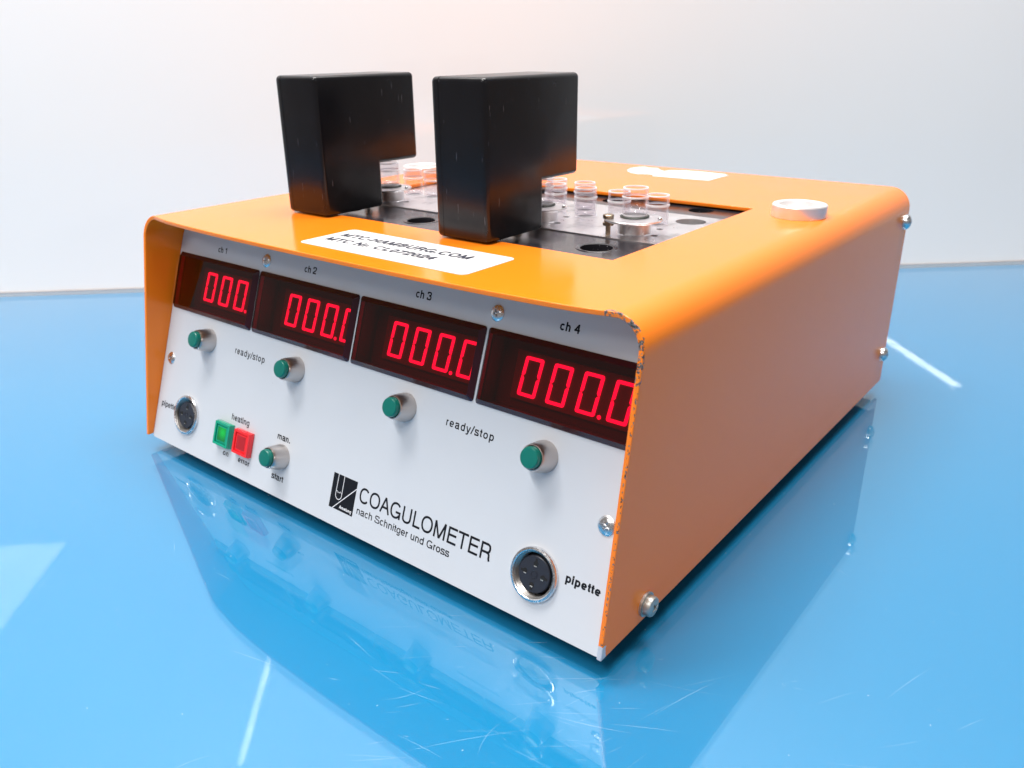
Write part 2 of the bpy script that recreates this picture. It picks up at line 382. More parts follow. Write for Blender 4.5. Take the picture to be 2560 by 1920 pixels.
    if ch == 't': S.append([(.19, .93), (.19, .17), (.22, a + .02), (.35, a)]); L((.01, XH - a), (.36, XH - a)); return .39, S
    if ch == 'y': L((.02 + a * .5, XH), (.34, .02)); S.append([(.66 - a * .5, XH), (.36, -.02), (.28, -.20), (.2, -.28 + a), (.06, -.28 + a)]); return .69, S
    return .5, S
def pen(P, w):
    n = len(P); A_, B_ = [], []
    closed = abs(P[0][0] - P[-1][0]) + abs(P[0][1] - P[-1][1]) < 1e-6
    for k in range(n):
        p = P[k - 1] if k else (P[-2] if closed else None); q = P[k + 1] if k < n - 1 else (P[1] if closed else None); c = P[k]
        d1 = Vector((c[0] - p[0], c[1] - p[1])).normalized() if p else None; d2 = Vector((q[0] - c[0], q[1] - c[1])).normalized() if q else None
        d1 = d1 or d2; d2 = d2 or d1
        nn = Vector((-d1.y - d2.y, d1.x + d2.x)); nn.normalize()
        m_ = min(1.6, 1 / max(.3, nn.dot(Vector((-d1.y, d1.x))))) * w / 2
        A_.append((c[0] + nn.x * m_, c[1] + nn.y * m_)); B_.append((c[0] - nn.x * m_, c[1] - nn.y * m_))
    return A_, B_
def text_mesh(s, x0, x1, y0, y1, w=.13, mat="ink", track=0.0, z0=.01, z1=.04, italic=0.0):
    """lettering set between x0 and x1, baseline at y0, capitals as high as y1"""
    strokes, x = [], 0.0
    for ch in s:
        adv, S = glyph(ch, w)
        strokes += [[(px + x, py) for px, py in st] for st in S]; x += adv + track
    polys = [pen(st, w) for st in strokes]
    xs_ = [p[0] for A_, B_ in polys for p in A_ + B_]; lo, hi = min(xs_), max(xs_)
    V, F = [], []
    for A_, B_ in polys:
        n = len(A_); o = len(V); h_ = y1 - y0
        for P, z in ((A_, z0), (B_, z0), (A_, z1), (B_, z1)):
            V += [(x0 + (px - lo) / (hi - lo) * (x1 - x0) + italic * py * h_, y0 + py * h_, z) for px, py in P]
        for k in range(n - 1):
            F += [(o + 2 * n + k, o + 3 * n + k, o + 3 * n + k + 1, o + 2 * n + k + 1), (o + k, o + 2 * n + k, o + 2 * n + k + 1, o + k + 1), (o + n + k, o + n + k + 1, o + 3 * n + k + 1, o + 3 * n + k)]
        F += [(o, o + n, o + 3 * n, o + 2 * n), (o + n - 1, o + 3 * n - 1, o + 4 * n - 1, o + 2 * n - 1)]
        z0 += .0007; z1 += .0007
    return mesh("lettering", V, F, mat, 0)
def join_meshes(name, mes, mat):
    bm = bmesh.new()
    for me in mes: bm.from_mesh(me); bpy.data.meshes.remove(me)
    me = bpy.data.meshes.new(name); bm.to_mesh(me); bm.free(); me.materials.append(MATS[mat]); return me
def copy_tree(o, M, parent=None, name=None):
    """copy of an object and of its children, moved to world matrix M (mm)"""
    def rec(src, W, par):
        c = src.copy(); COL.objects.link(c); WM[c] = W
        c.parent = par
        c.matrix_basis = (WM[par].inverted() @ W) if par is not None else W
        for ch in [k for k in list(WM) if k.parent == src and k is not c]:
            rec(ch, W @ (WM[src].inverted() @ WM[ch]), c)
        return c
    W = M.copy(); W.translation = W.translation * MM
    return rec(o, W, parent)

# ------------------------------------------------------------------ setting: wall and table
H = 125.9; D = 324.9; h0 = 6.3; W_ = 300.0
WE = Vector((0.7322, 0.6811, 0)); WN = Vector((0.6811, -0.7322, 0)); WP = Vector((-44, 417.2, 0))  # along, out of, on the wall
FW = Matrix((( WE.x, WN.x, 0, 0), (WE.y, WN.y, 0, 0), (0, 0, 1, 0), (0, 0, 0, 1)))   # frame: x along the wall, y away from it
# (WE, WN, up) is left-handed, so flip the along axis to keep a proper rotation
FW = Matrix(((-WE.x, WN.x, 0, WP.x), (-WE.y, WN.y, 0, WP.y), (0, 0, 1, 0), (0, 0, 0, 1)))
wall = link("wall", bm_mesh("wall", box_bm(-1700, 1700, -60, 0, -60, 1900), "white_wall", 0), M=FW, kind="structure")
table = link("table_top", bm_mesh("table_top", box_bm(-1690, 1690, 0.5, 1250, -34, -3.6), "blue_table", 0), M=FW, kind="structure")
link("glass_sheet", bm_mesh("glass_sheet", box_bm(-1690, 1690, 0.6, 1249, -3.55, 0), "table_glass", 0), table, FW)
V, F = [], []
zs = [-1690 + 20 * k for k in range(170)]
for k, x in enumerate(zs):
    w = .7 + .4 * random.random(); hh = .6 + .5 * random.random()
    V += [(x, .02, hh), (x, .5, hh * .6), (x, w + .6, .03)]
    if k: a = 3 * (k - 1); F += [(a, a + 1, a + 4, a + 3), (a + 1, a + 2, a + 5, a + 4)]
link("joint_bead", mesh("joint_bead", V, F, "joint_grime"), wall, FW)

# fine scratches and dust on the glass, thickest in front of the instrument
V, F = [], []
def scratch(cx, cy, ang, L, bend, w):
    n = 7; P = []
    for k in range(n):
        t = k / (n - 1) - .5
        x = t * L; y = bend * (t * t) * L
        P.append((cx + x * math.cos(ang) - y * math.sin(ang), cy + x * math.sin(ang) + y * math.cos(ang)))
    a = len(V)
    for k, (x, y) in enumerate(P):
        q = P[min(k + 1, n - 1)]; p = P[max(k - 1, 0)]
        dx, dy = q[0] - p[0], q[1] - p[1]; l = math.hypot(dx, dy)
        ww = w * (1 - abs(k / (n - 1) - .5) * 1.7)
        V.extend([(x - dy / l * ww, y + dx / l * ww, .02), (x + dy / l * ww, y - dx / l * ww, .02)])
        if k: F.append((a + 2 * k - 2, a + 2 * k - 1, a + 2 * k + 1, a + 2 * k))
for i in range(190):
    cx = random.gauss(320, 65); cy = random.gauss(-45, 55)
    ang = math.radians(random.choice([38, 34, 44, 30, 70, 12]) + random.gauss(0, 9))
    scratch(cx, cy, ang, random.uniform(3, 40) * random.random() + 2, random.uniform(-.09, .09), random.uniform(.010, .034))
for i in range(70):
    scratch(random.uniform(-100, 480), random.uniform(-170, 330), random.uniform(0, PI), random.uniform(3, 16), random.uniform(-.4, .4), random.uniform(.015, .03))
for i in range(150):
    scratch(random.uniform(-50, 460), random.uniform(-170, 200), random.uniform(0, PI), random.uniform(.3, .8), 0, random.uniform(.06, .16))
link("scratch_marks", mesh("scratch_marks", V, F, "scratch_white", 0), table, Matrix(), kind="stuff")

# ------------------------------------------------------------------ the instrument
dev = link("coagulometer", None, M=Matrix(),
           label="orange cased lab instrument with white front panel and four red digit displays on blue table",
           category="lab instrument")

# cover: bent sheet with a rectangular opening in its top
R = 12.0
def yfront(x, z):
    y = .1735 * (z - h0)
    if z > H - .01:
        u = abs((x - 150) / 150); y -= 7.1 * (1 - u ** 3) * min(1, max(0, (min(x, 300 - x) - R) / 14 + .25))
    return y
path = [(0, z) for z in (h0, 9, 14, 30, 60, 90, H - R - 1.5)]
for k in range(11):
    t = math.radians(180 - 9 * k); path.append((R + R * math.cos(t), H - R + R * math.sin(t)))
xs = [R + 1.5, 20, 28, 38, 49, 60, 75, 90, 110, 130, 150, 170, 190, 210, 225, 240, 251, 262, 272, 280, 300 - R - 1.5]
path += [(x, H) for x in xs]
for k in range(11):
    t = math.radians(90 - 9 * k); path.append((300 - R + R * math.cos(t), H - R + R * math.sin(t)))
path += [(300, z) for z in (H - R - 1.5, 90, 60, 30, 14, 9, h0)]
ys = [None, 30, 50, 78, 112, 146, 180, 214, 268, D]
V, F = [], []
for x, z in path:
    for y in ys:
        V.append((x, yfront(x, z) if y is None else y, z))
ny = len(ys)
for i in range(len(path) - 1):
    for j in range(ny - 1):
        if path[i][1] == H and path[i + 1][1] == H and 48.9 < path[i][0] < 250.9 and 78 <= (ys[j] or 0) < 214: continue
        a = i * ny + j
        F.append((a, a + ny, a + ny + 1, a + 1))
me = mesh("cover", V, F, "orange_paint", 0)
bm = bmesh.new(); bm.from_mesh(me)
lone = [v for v in bm.verts if not v.link_faces]; bmesh.ops.delete(bm, geom=lone, context='VERTS')
bmesh.ops.recalc_face_normals(bm, faces=bm.faces)
up = max(bm.faces, key=lambda f: f.calc_center_median().z)
if up.normal.z < 0: bmesh.ops.reverse_faces(bm, faces=bm.faces)
bm.to_mesh(me); bm.free(); me.shade_smooth()
cover = link("cover", me, dev)
md = cover.modifiers.new("thickness", 'SOLIDIFY'); md.thickness = 2.0 * MM; md.offset = -1; md.use_even_offset = True
md = cover.modifiers.new("edge", 'BEVEL'); md.width = .35 * MM; md.segments = 2; md.limit_method = 'ANGLE'; md.angle_limit = math.radians(50)
md = cover.modifiers.new("normals", 'WEIGHTED_NORMAL'); md.keep_sharp = True

# chassis
link("base_pan", bm_mesh("base_pan", box_bm(2.6, 297.4, 5.2, 321, 6.6, 9, .3), "chassis_dark"), dev)
link("rear_panel", plate("rear_panel", [rect(2.3, 297.7, 6.6, 123.6, 9.5, 6)], -1.1, 1.1, "chassis_dark"), dev, Matrix(((1, 0, 0, 0), (0, 0, -1, 322.3), (0, 1, 0, 0), (0, 0, 0, 1))))
foot = lathe([(0, 0), (6.5, 0), (7.5, .8), (7.8, 6.55), (0, 6.55)], 28, mat="rubber", name="foot")
for x, y in ((35, 40), (262, 42), (35, 295), (262, 295)): link("foot", foot, dev, T(x, y, .05))

# front panel frame: x = along, y = up the panel, z = out of it
th = math.atan(.353)
FP = Matrix(((1, 0, 0, 0), (0, math.sin(th), -math.cos(th), 2.8), (0, math.cos(th), math.sin(th), 6.1), (0, 0, 0, 1)))
WIN = [(3.7, 73.7), (74.8, 147.0), (148.2, 220.5), (221.8, 294.0)]; WV = (72.6, 103.0)
DINS = [(31.7, 18.5), (264.9, 17.7)]
holes = [rect(a + .4, b_ - .4, WV[0] + .4, WV[1] - .4, 1.0, 3) for a, b_ in WIN] + [circ(x, y, 9.5) for x, y in DINS]
panel = link("front_panel", plate("front_panel", [rect(2.3, 297.7, -1.1, 60, 1.6, 4)[:10] + rect(2.3, 297.7, 0, 123.0, 12, 8)[9:27] + rect(2.3, 297.7, -1.1, 60, 1.6, 4)[15:]] + holes, -2.0, 0, "satin_aluminium"), dev, FP)
# black cavity walls behind each display window
for i, (a, b_) in enumerate(WIN):
    disp = link("display", None, dev, FP @ T(a, WV[0], 0))
    disp["label"] = ["display of channel 1 reading 000. with the last digit hidden", "display of channel 2 reading 000.0 with its last digit half hidden",
                     "display of channel 3 reading 000.0", "display of channel 4 reading 000.0"][i]
    w = b_ - a; hh = WV[1] - WV[0]
    bmx = bmesh.new()
    for (x0, x1, y0, y1, z0, z1) in ((.5, 1.1, .5, hh - .5, -11, -2.02), (w - 1.1, w - .5, .5, hh - .5, -11, -2.02), (1.1, w - 1.1, .5, 1.1, -11, -2.02),
                                     (1.1, w - 1.1, hh - 1.1, hh - .5, -11, -2.02), (.5, w - .5, .5, hh - .5, -12, -11)):
        box_bm(x0, x1, y0, y1, z0, z1, bm=bmx)
    link("display_housing", bm_mesh("display_housing", bmx, "housing_black", 0), disp)
    link("digit_board", bm_mesh("digit_board", box_bm(8.8, w - 3.0, 4.6, 24.2, -10.95, -9.35, .2, 1), "digit_module"), disp)
    # seven-segment zeros
    if i == 0:
        def seg_poly():
            Wd, Hh, t, g = 8.7, 15.8, 1.38, .15; mid = Hh / 2
            P = []
            for sx in (0, 1):
                fx = (lambda x: x) if sx == 0 else (lambda x: Wd - x)
                P.append([(fx(0), mid + g), (fx(0), Hh - .9), (fx(.25), Hh - .25), (fx(.9), Hh), (fx(t), Hh), (fx(t), mid + .9), (fx(t * .6), mid + g)])
                P.append([(fx(0), mid - g), (fx(0), .9), (fx(.25), .25), (fx(.9), 0), (fx(t), 0), (fx(t), mid - .9), (fx(t * .6), mid - g)])
            P.append([(t + g, Hh), (Wd - t - g, Hh), (Wd - t - g, Hh - t + .1), (t + g, Hh - t + .1)])
            P.append([(t + g, 0), (Wd - t - g, 0), (Wd - t - g, t - .1), (t + g, t - .1)])
            return [[(x + y * .075, y) for x, y in p] for p in P]
        bmd = bmesh.new()
        for p in seg_poly():
            vs = [bmd.verts.new((x, y, 0)) for x, y in p]; vt = [bmd.verts.new((x, y, .25)) for x, y in p]
            bmd.faces.new(vs); bmd.faces.new(vt)
            for k in range(len(p)): k2 = (k + 1) % len(p); bmd.faces.new((vs[k], vs[k2], vt[k2], vt[k]))
        bmesh.ops.recalc_face_normals(bmd, faces=bmd.faces)
        digit_me = bm_mesh("digit", bmd, "led_segment", 0)
        dot_me = lathe([(0, 0), (.8, 0), (.8, .25), (0, .25)], 20, mat="led_segment", name="decimal_point")
    for k in range(4):
        link("digit", digit_me, disp, FP @ T(a + 12.1 + 13.75 * k, WV[0] + 6.5, -9.33))
    link("decimal_point", dot_me, disp, FP @ T(a + 12.1 + 13.75 * 2 + 10.75, WV[0] + 7.0, -9.33))
    # bevelled red filter standing proud of the panel
    ins, hf = 2.1, 2.3
    A = rect(0, w, 0, hh, 1.2, 3); B = rect(ins, w - ins, ins, hh - ins, .5, 3); n = len(A)
    V = [(x, y, .03) for x, y in A] + [(x, y, .45) for x, y in A] + [(x, y, hf) for x, y in B]
    F = [tuple(range(n))[::-1], tuple(range(2 * n, 3 * n))]
    for l in (0, 1):
        for k in range(n): k2 = (k + 1) % n; F.append((l * n + k, l * n + k2, (l + 1) * n + k2, (l + 1) * n + k))
    me = mesh("red_filter_window", V, F, "red_filter", 0); me.materials.append(MATS["filter_bevel"])
    for p_ in me.polygons[2:]: p_.material_index = 1
    link("red_filter_window", me, disp)

# printing on the panel
def print_on(s, *a, **k):
    return link("lettering", text_mesh(s, *a, **k), panel, FP)
print_on("ch 1", 36.4, 43.9, 107.1, 110.1, w=.18)
print_on("ch 2", 106.7, 115.3, 107.3, 110.6, w=.18)
print_on("ch 3", 179.8, 188.7, 107.7, 111.1, w=.18)
print_on("ch 4", 253.5, 262.2, 108.1, 111.5, w=.20)
print_on("ready/stop", 64.0, 88.4, 59.2, 62.5, w=.15, track=.12)
print_on("ready/stop", 209.1, 234.0, 60.1, 63.4, w=.16, track=.12)
print_on("pipette", 6.1, 20.2, 17.7, 20.9, w=.17)
print_on("pipette", 278.0, 292.9, 19.8, 23.1, w=.215, track=.02)
print_on("heating", 70.0, 84.7, 26.1, 29.3, w=.16)
print_on("on", 67.3, 72.0, 6.8, 9.6, w=.18)
print_on("error", 80.3, 89.7, 6.8, 9.6, w=.18)
print_on("man.", 107.5, 117.0, 26.4, 29.5, w=.18)
print_on("start", 107.7, 116.7, 6.9, 9.9, w=.18)
print_on("COAGULOMETER", 168.5, 243.6, 14.4, 21.3, w=.138, track=-.02)
print_on("nach Schnitger und Gross", 168.4, 223.6, 8.9, 12.1, w=.145)
# emblem: black square, light test tube outline and diagonal
def strip(pts, w, closed=False):
    n = len(pts); L, Rr = [], []
    for k, (x, y) in enumerate(pts):
        p = pts[max(k - 1, 0)]; q = pts[min(k + 1, n - 1)]; dx, dy = q[0] - p[0], q[1] - p[1]; l = math.hypot(dx, dy) or 1
        L.append((x - dy / l * w / 2, y + dx / l * w / 2)); Rr.append((x + dy / l * w / 2, y - dx / l * w / 2))
    return L + Rr[::-1]
emb = link("emblem", plate("emblem", [rect(150.4, 166.1, 6.6, 22.6)], .01, .05, "ink"), panel, FP)
tube = [(153.7, 22.6), (153.55, 13.6)] + [(155.5 + 2.0 * math.cos(math.radians(t)), 13.4 + 2.1 * math.sin(math.radians(t))) for t in range(185, 356, 17)] + [(157.5, 13.6), (157.45, 22.6)]
wave = [(153.6, 14.9), (154.3, 15.0), (154.8, 14.3), (155.4, 14.7), (155.9, 14.3), (156.4, 15.0), (156.9, 14.7), (157.5, 14.0)]
diag = [(152.9, 6.6), (166.1, 19.3)]
link("lettering", join_meshes("emblem_lines", [plate("l", [strip(p, w_)], .05, .08, "ink_light") for p, w_ in ((tube, .32), (wave, .22), (diag, .36))] +
     [text_mesh("Amelung", 157.2, 165.2, 7.7, 9.1, w=.20, mat="ink_light", z0=.05, z1=.08)], "ink_light"), panel, FP)

# push buttons
collar_me = lathe([(6.15, .02), (6.2, .9), (6.05, 2.0), (5.75, 4.2), (5.3, 6.6), (5.1, 7.5), (4.85, 8.05), (4.5, 8.1), (4.35, 7.7), (4.3, 4.0)], 56, mat="nickel", name="collar")
cap_me = lathe([(4.15, 4.2), (4.15, 9.4), (4.0, 9.9), (3.7, 10.2), (2.4, 10.32), (0, 10.35)], 48, mat="green_cap", name="button_cap")
well_me = lathe([(4.29, 4.3), (0, 4.3)], 32, mat="dark_void", name="collar_floor")
for x, y, lab in ((41.0, 61.0, "ready/stop button of channel 1"), (112.8, 61.5, "ready/stop button of channel 2"), (185.8, 61.7, "ready/stop button of channel 3"),
                  (258.3, 61.2, "ready/stop button of channel 4"), (112.6, 18.6, "manual start button between man. and start")):
    p = link("push_button", None, dev, FP @ T(x, y, 0), label=lab)
    link("collar", collar_me, p); link("button_cap", cap_me, p); link("collar_floor", well_me, p)

# threaded pipette sockets
prof = [(10.4, .02), (10.45, 1.2), (10.15, 1.7), (9.35, 1.9), (8.95, 1.6), (8.95, -2)]
ring_me = lathe(prof, 64, 25, mat="bright_steel", name="threaded_ring")
prof = [(8.93, 1.45)]; z = 1.3
while z > -3.6: prof += [(8.85, z), (8.3, z - .35)]; z -= .7
prof += [(8.6, -4.2), (8.6, -8)]
thread_me = lathe(prof, 64, 25, mat="thread_metal", name="inner_thread")
ins_me = lathe([(8.58, -4.6), (7.15, -4.6), (7.1, -4.2), (7.1, .5), (6.8, .8), (0, .8)], 56, mat="socket_insert", name="socket_insert")
bmk = bmesh.new()
def keyhole(bmk, cx, cy, ang):
    P = [(1.05 * math.cos(math.radians(t)), 1.05 * math.sin(math.radians(t))) for t in range(-150, 151, 25)]
    P = P + [(-1.9, .45), (-1.9, -.45)]
    ca, sa = math.cos(ang), math.sin(ang)
    P = [(cx + x * ca - y * sa, cy + x * sa + y * ca) for x, y in P]
    vs = [bmk.verts.new((x, y, .81)) for x, y in P]; vt = [bmk.verts.new((x, y, .90)) for x, y in P]
    bmk.faces.new(vs[::-1]); bmk.faces.new(vt)
    for k in range(len(P)): k2 = (k + 1) % len(P); bmk.faces.new((vs[k], vs[k2], vt[k2], vt[k]))
pins = [(4.1 * math.cos(math.radians(a)), 4.1 * math.sin(math.radians(a)), math.radians(a + 180)) for a in (90, 180, 270, 0)]
hole_mes = []
for px, py, an in pins:
    bmk = bmesh.new(); keyhole(bmk, px, py, an); hole_mes.append(bm_mesh("pin_hole_shade", bmk, "dark_void", 0))  # raised black keyhole plates stand in for the shade inside the holes
glint_me = bm_mesh("pin_contact", box_bm(-.6, .6, -1.0, -.6, .91, 1.0, .03, 1), "dull_zinc", 0)
emb_me = lathe([(1.5, .81), (1.5, .98), (1.25, .98), (1.25, .81)], 24, mat="socket_insert", name="moulded_mark")
for (x, y), lab in zip(DINS, ("pipette socket at the far left of the panel", "pipette socket at the near right of the panel")):
    p = link("pipette_socket", None, dev, FP @ T(x, y, 0), label=lab)
    link("threaded_ring", ring_me, p); link("inner_thread", thread_me, p); link("socket_insert", ins_me, p); link("moulded_mark", emb_me, p)
    for hm, (px, py, an) in zip(hole_mes, pins):
        link("pin_hole_shade", hm, p); link("pin_contact", glint_me, p, FP @ T(x + px * .96, y + py * .96, 0))

# heating indicators
def indicator(x0, mlens, mdiff, lab):
    p = link("indicator_lamp", None, dev, FP @ T(x0, 11.3, 0), label=lab)
    w, h_ = 12.6, 12.5
    link("lamp_body", bm_mesh("lamp_body", box_bm(0, w, 0, h_, .02, 2.2, .25), mlens), p)
    me = plate("lens_frame", [rect(.25, w - .25, .25, h_ - .25, .3, 2), rect(1.5, w - 1.5, 1.5, h_ - 1.5)], 2.2, 3.1, mlens)
    link("lens_frame", me, p)
    bmi = box_bm(2.1, w - 2.1, 2.1, h_ - 2.1, 2.2, 2.75, .15, 1)
    link("lens", bm_mesh("lens", bmi, mlens), p)
    # ribbed diffuser: a raised grid of small pyramids
    n = 9; V, F = [], []; s = (w - 5.6) / n
    for i in range(n):
        for j in range(n):
            a = len(V); x, y = 2.8 + i * s - w / 2, 2.8 + j * s - h_ / 2
            V += [(x, y, 0), (x + s, y, 0), (x + s, y + s, 0), (x, y + s, 0), (x + s / 2, y + s / 2, .28)]
            F += [(a, a + 1, a + 4), (a + 1, a + 2, a + 4), (a + 2, a + 3, a + 4), (a + 3, a, a + 4)]
    link("ribbed_diffuser", mesh("ribbed_diffuser", V, F, mdiff, 0), p, FP @ T(x0 + w / 2, 11.3 + h_ / 2, 2.77))
indicator(61.2, "green_lens", "green_diffuser", "green heating-on lamp, lit")
indicator(77.7, "red_lens", "red_diffuser", "red heating-error lamp, unlit")

# screws with a real cross recess
def screw_mesh(prof, rr, depth_from, mat):
    head = bpy.data.objects.new("h", lathe(prof, 40, mat=mat, name="screw_head")); COL.objects.link(head)
    bmc = bmesh.new()
    for a in (0, 1):
        L, wd = (rr, rr * .26) if a == 0 else (rr * .26, rr)
        zt = prof[-1][1] + 1
        b2 = box_bm(-L, L, -wd, wd, depth_from, zt)
        for v in b2.verts:
            if v.co.z < (depth_from + zt) / 2: v.co.x *= .55; v.co.y *= .55
        t = bpy.data.meshes.new("t"); b2.to_mesh(t); b2.free(); bmc.from_mesh(t)
    for v in bmc.verts: v.co *= MM
    t = bpy.data.meshes.new("x"); bmc.to_mesh(t); bmc.free()
    cut = bpy.data.objects.new("x", t); COL.objects.link(cut)
    md = head.modifiers.new("b", 'BOOLEAN'); md.operation = 'DIFFERENCE'; md.object = cut; md.solver = 'EXACT'; md.use_self = True
    dg = bpy.context.evaluated_depsgraph_get()
    me = bpy.data.meshes.new_from_object(head.evaluated_get(dg))
    bpy.data.objects.remove(head); bpy.data.objects.remove(cut)
    me.name = "screw_head"; me.shade_smooth(); me.set_sharp_from_angle(angle=math.radians(28))
    return me
oval = [(0, .02), (3.25, .02), (3.25, .22), (2.9, .55), (2.2, .85), (1.2, 1.05), (0, 1.12)]
oval_me = screw_mesh(oval, 1.85, -.0 + .15, "bright_steel")
big = [(r * 1.12, z_) for r, z_ in oval]
big_me = screw_mesh(big, 2.2, .15, "bright_steel")
for x, y, me_, a in ((77.6, 108.4, oval_me, 12), (224.0, 108.9, oval_me, 24), (8.9, 44.9, oval_me, 30), (289.6, 45.0, big_me, 62)):
    link("panel_screw", me_, panel, FP @ T(x, y, 0) @ Matrix.Rotation(math.radians(a), 4, 'Z'))
pan = [(0, .9), (4.0, .9), (4.05, 1.4), (4.0, 3.0), (3.7, 3.6), (2.8, 4.0), (1.5, 4.2), (0, 4.25)]
pan_me = screw_mesh(pan, 2.3, 2.4, "dull_zinc")
wash_me = lathe([(1.5, .02), (4.9, .02), (4.9, .85), (1.5, .85)], 40, mat="dull_zinc", name="washer")
RS = Matrix(((0, 0, 1, 0), (1, 0, 0, 0), (0, 1, 0, 0), (0, 0, 0, 1)))       # local z points out of the right side
dome = [(0, .02), (4.5, .02), (4.5, .7), (4.2, 1.9), (3.2, 3.0), (1.8, 3.6), (0, 3.8)]
dome_me = screw_mesh(dome, 2.3, 1.9, "bright_steel")
link("cover_screw", pan_me, cover, T(300, 29.9, 12.9) @ RS @ Matrix.Rotation(.5, 4, 'Z'))
link("screw_washer", wash_me, cover, T(300, 29.9, 12.9) @ RS)
link("cover_screw", dome_me, cover, T(300, 317.5, 107.7) @ RS)
link("cover_screw", dome_me, cover, T(300, 316.5, 26.5) @ RS)

# paper label with lettering, and the torn white sticker at the back
lab = link("paper_label", plate("paper_label", [rect(122.3, 219.4, 25.2, 57.4, 3.2, 5)], H + .03, H + .17, "label_paper"), cover)
lab["label"] = "white paper label with MTC-HAMBURG.COM printed on it"
kw = dict(w=.19, mat="ink_grey", z0=H + .18, z1=H + .30)
link("lettering", text_mesh("MTC-HAMBURG.COM", 128.0, 204.2, 44.2, 49.4, **kw), lab, Matrix())
link("lettering", text_mesh("MTC Nr. CL072024", 127.9, 192.8, 35.2, 40.2, **kw), lab, Matrix())
torn = [(125.3, 297.8), (122.7, 307.2), (124.3, 315.4), (128.0, 317.9), (131.8, 314.9), (137.7, 317.2), (144.7, 309.1), (148.7, 306.3), (149.5, 312.3), (157.5, 317.1), (172.8, 318.2), (187.5, 316.2), (192.1, 311.2), (191.5, 298.2), (191.7, 284.8), (182.3, 283.8), (165.0, 283.0), (153.6, 282.4), (150.4, 287.4), (146.5, 287.7), (140.9, 284.8), (134.7, 287.1), (129.6, 291.3)]
tr = link("torn_sticker", plate("torn_sticker", [torn], H + .03, H + .15, "label_paper"), cover)
tr["label"] = "torn white sticker remains near the rear edge"

# silver rings on the cover, each with a recessed well
rp = [(12.9, .02), (13.0, .6), (13.0, 5.4), (12.6, 5.95), (10.3, 6.0), (9.8, 5.7), (9.6, 2.2), (8.9, 1.6), (6.5, .9), (0, .7)]
rg_me = lathe(rp, 64, 30, mat="satin_silver", name="bottle_ring")
wl_me = lathe([(9.55, 4.6), (9.0, 5.3), (8.4, 5.2), (8.1, 4.5), (0, 4.2)], 48, 30, mat="pale_insert", name="ring_insert")
for x, y, lb in ((277.0, 207.3, "silver ring at the rear right of the top"), (24.0, 205.0, "silver ring at the rear left of the top")):
    g = link("bottle_ring", rg_me, cover, T(x, y, H)); g["label"] = lb

# sunken plates inside the opening
PX0, PX1 = 44, 256
FH = [(68.5, 101.5), (122.5, 101.8), (173.5, 102), (227.6, 102.6)]
RH = [(66, 206), (119.5, 206), (172.2, 206), (225.2, 207)]
fs = link("front_strip", plate("front_strip", [rect(PX0, PX1, 72, 121)] + [circ(x, y, 7.2) for x, y in FH], 118.8, 123.0, "black_plate"), dev, Matrix())
rs = link("rear_strip", plate("rear_strip", [rect(PX0, PX1, 189.6, 220)] + [circ(x, y, 6.6) for x, y in RH], 118.8, 123.0, "black_plate"), dev, Matrix())
rim_me = lathe([(7.2, -2.2), (7.25, -.1), (8.0, .28), (8.9, .3), (9.3, .03)], 48, 40, mat="black_plate", name="hole_rim")
for x, y in FH[1:2] + FH[3:]: link("hole_rim", rim_me, fs, T(x, y, 123.0))
cuv_row = [(225.6, 158.8), (204.8, 157.8), (185.2, 157.6), (165.2, 159.2), (80, 156.2), (64.4, 155.4), (175.4, 171.2), (156.4, 172.6)]
mh = [circ(x, y, 3.9) for x, y in cuv_row] + [circ(235.6, 175, 7.4)] + [circ(x, y, 1.7, 20) for x, y in ((237.1, 136.2), (184.0, 134.6), (79.5, 134), (131, 135), (232, 150.5), (178.6, 150))]
hb_ = link("heating_block", plate("heating_block", [rect(PX0, PX1, 121.1, 189.5)] + mh, 116.5, 123.5, "machined_aluminium"), dev, Matrix())
link("light_block_floor", bm_mesh("light_block_floor", box_bm(PX0, PX1, 72, 220, 96, 97), "dark_void", 0), dev, Matrix())  # black floor added under the plates to stop light leaks
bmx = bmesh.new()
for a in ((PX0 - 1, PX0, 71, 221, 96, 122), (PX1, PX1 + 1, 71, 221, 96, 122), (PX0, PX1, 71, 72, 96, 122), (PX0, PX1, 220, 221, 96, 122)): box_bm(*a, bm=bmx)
link("light_block_wall", bm_mesh("light_block_wall", bmx, "dark_void", 0), dev, Matrix())  # black sides of the same added box, closing it against stray light
link("well_liner", lathe([(7.45, 123.45), (7.45, 110), (0, 110)], 36, mat="dull_zinc", name="well_liner"), hb_, T(235.6, 175, 0))

# measuring positions: collar, flange, gasket, height screw
sl_me = lathe([(8.4, 0), (7.9, .4), (7.85, 6.6), (0, 6.6)], 48, mat="machined_aluminium", name="sleeve")
fl_me = lathe([(0, 6.65), (13.3, 6.65), (13.5, 6.9), (13.5, 7.3), (13.3, 7.5), (0, 7.5)], 56, mat="machined_aluminium", name="flange")
gk_me = lathe([(0, 7.52), (6.7, 7.52), (6.8, 7.9), (6.4, 8.2), (0, 8.2)], 40, mat="gasket", name="gasket")
hs_me = lathe([(1.15, .05), (1.15, 4.2), (2.5, 4.4), (2.6, 5.6), (1.9, 5.8), (1.9, 7.5), (2.5, 7.6), (2.55, 9.0), (2.2, 9.35), (0, 9.4)], 28, 30, mat="brass_screw", name="height_screw")
pn_me = lathe([(.8, 7.4), (.95, 8.1), (.5, 8.6), (0, 8.7)], 16, 60, mat="bright_steel", name="stop_pin")
RINGS = [(226.2, 136.6), (173.2, 136.3), (67.0, 133.8)]
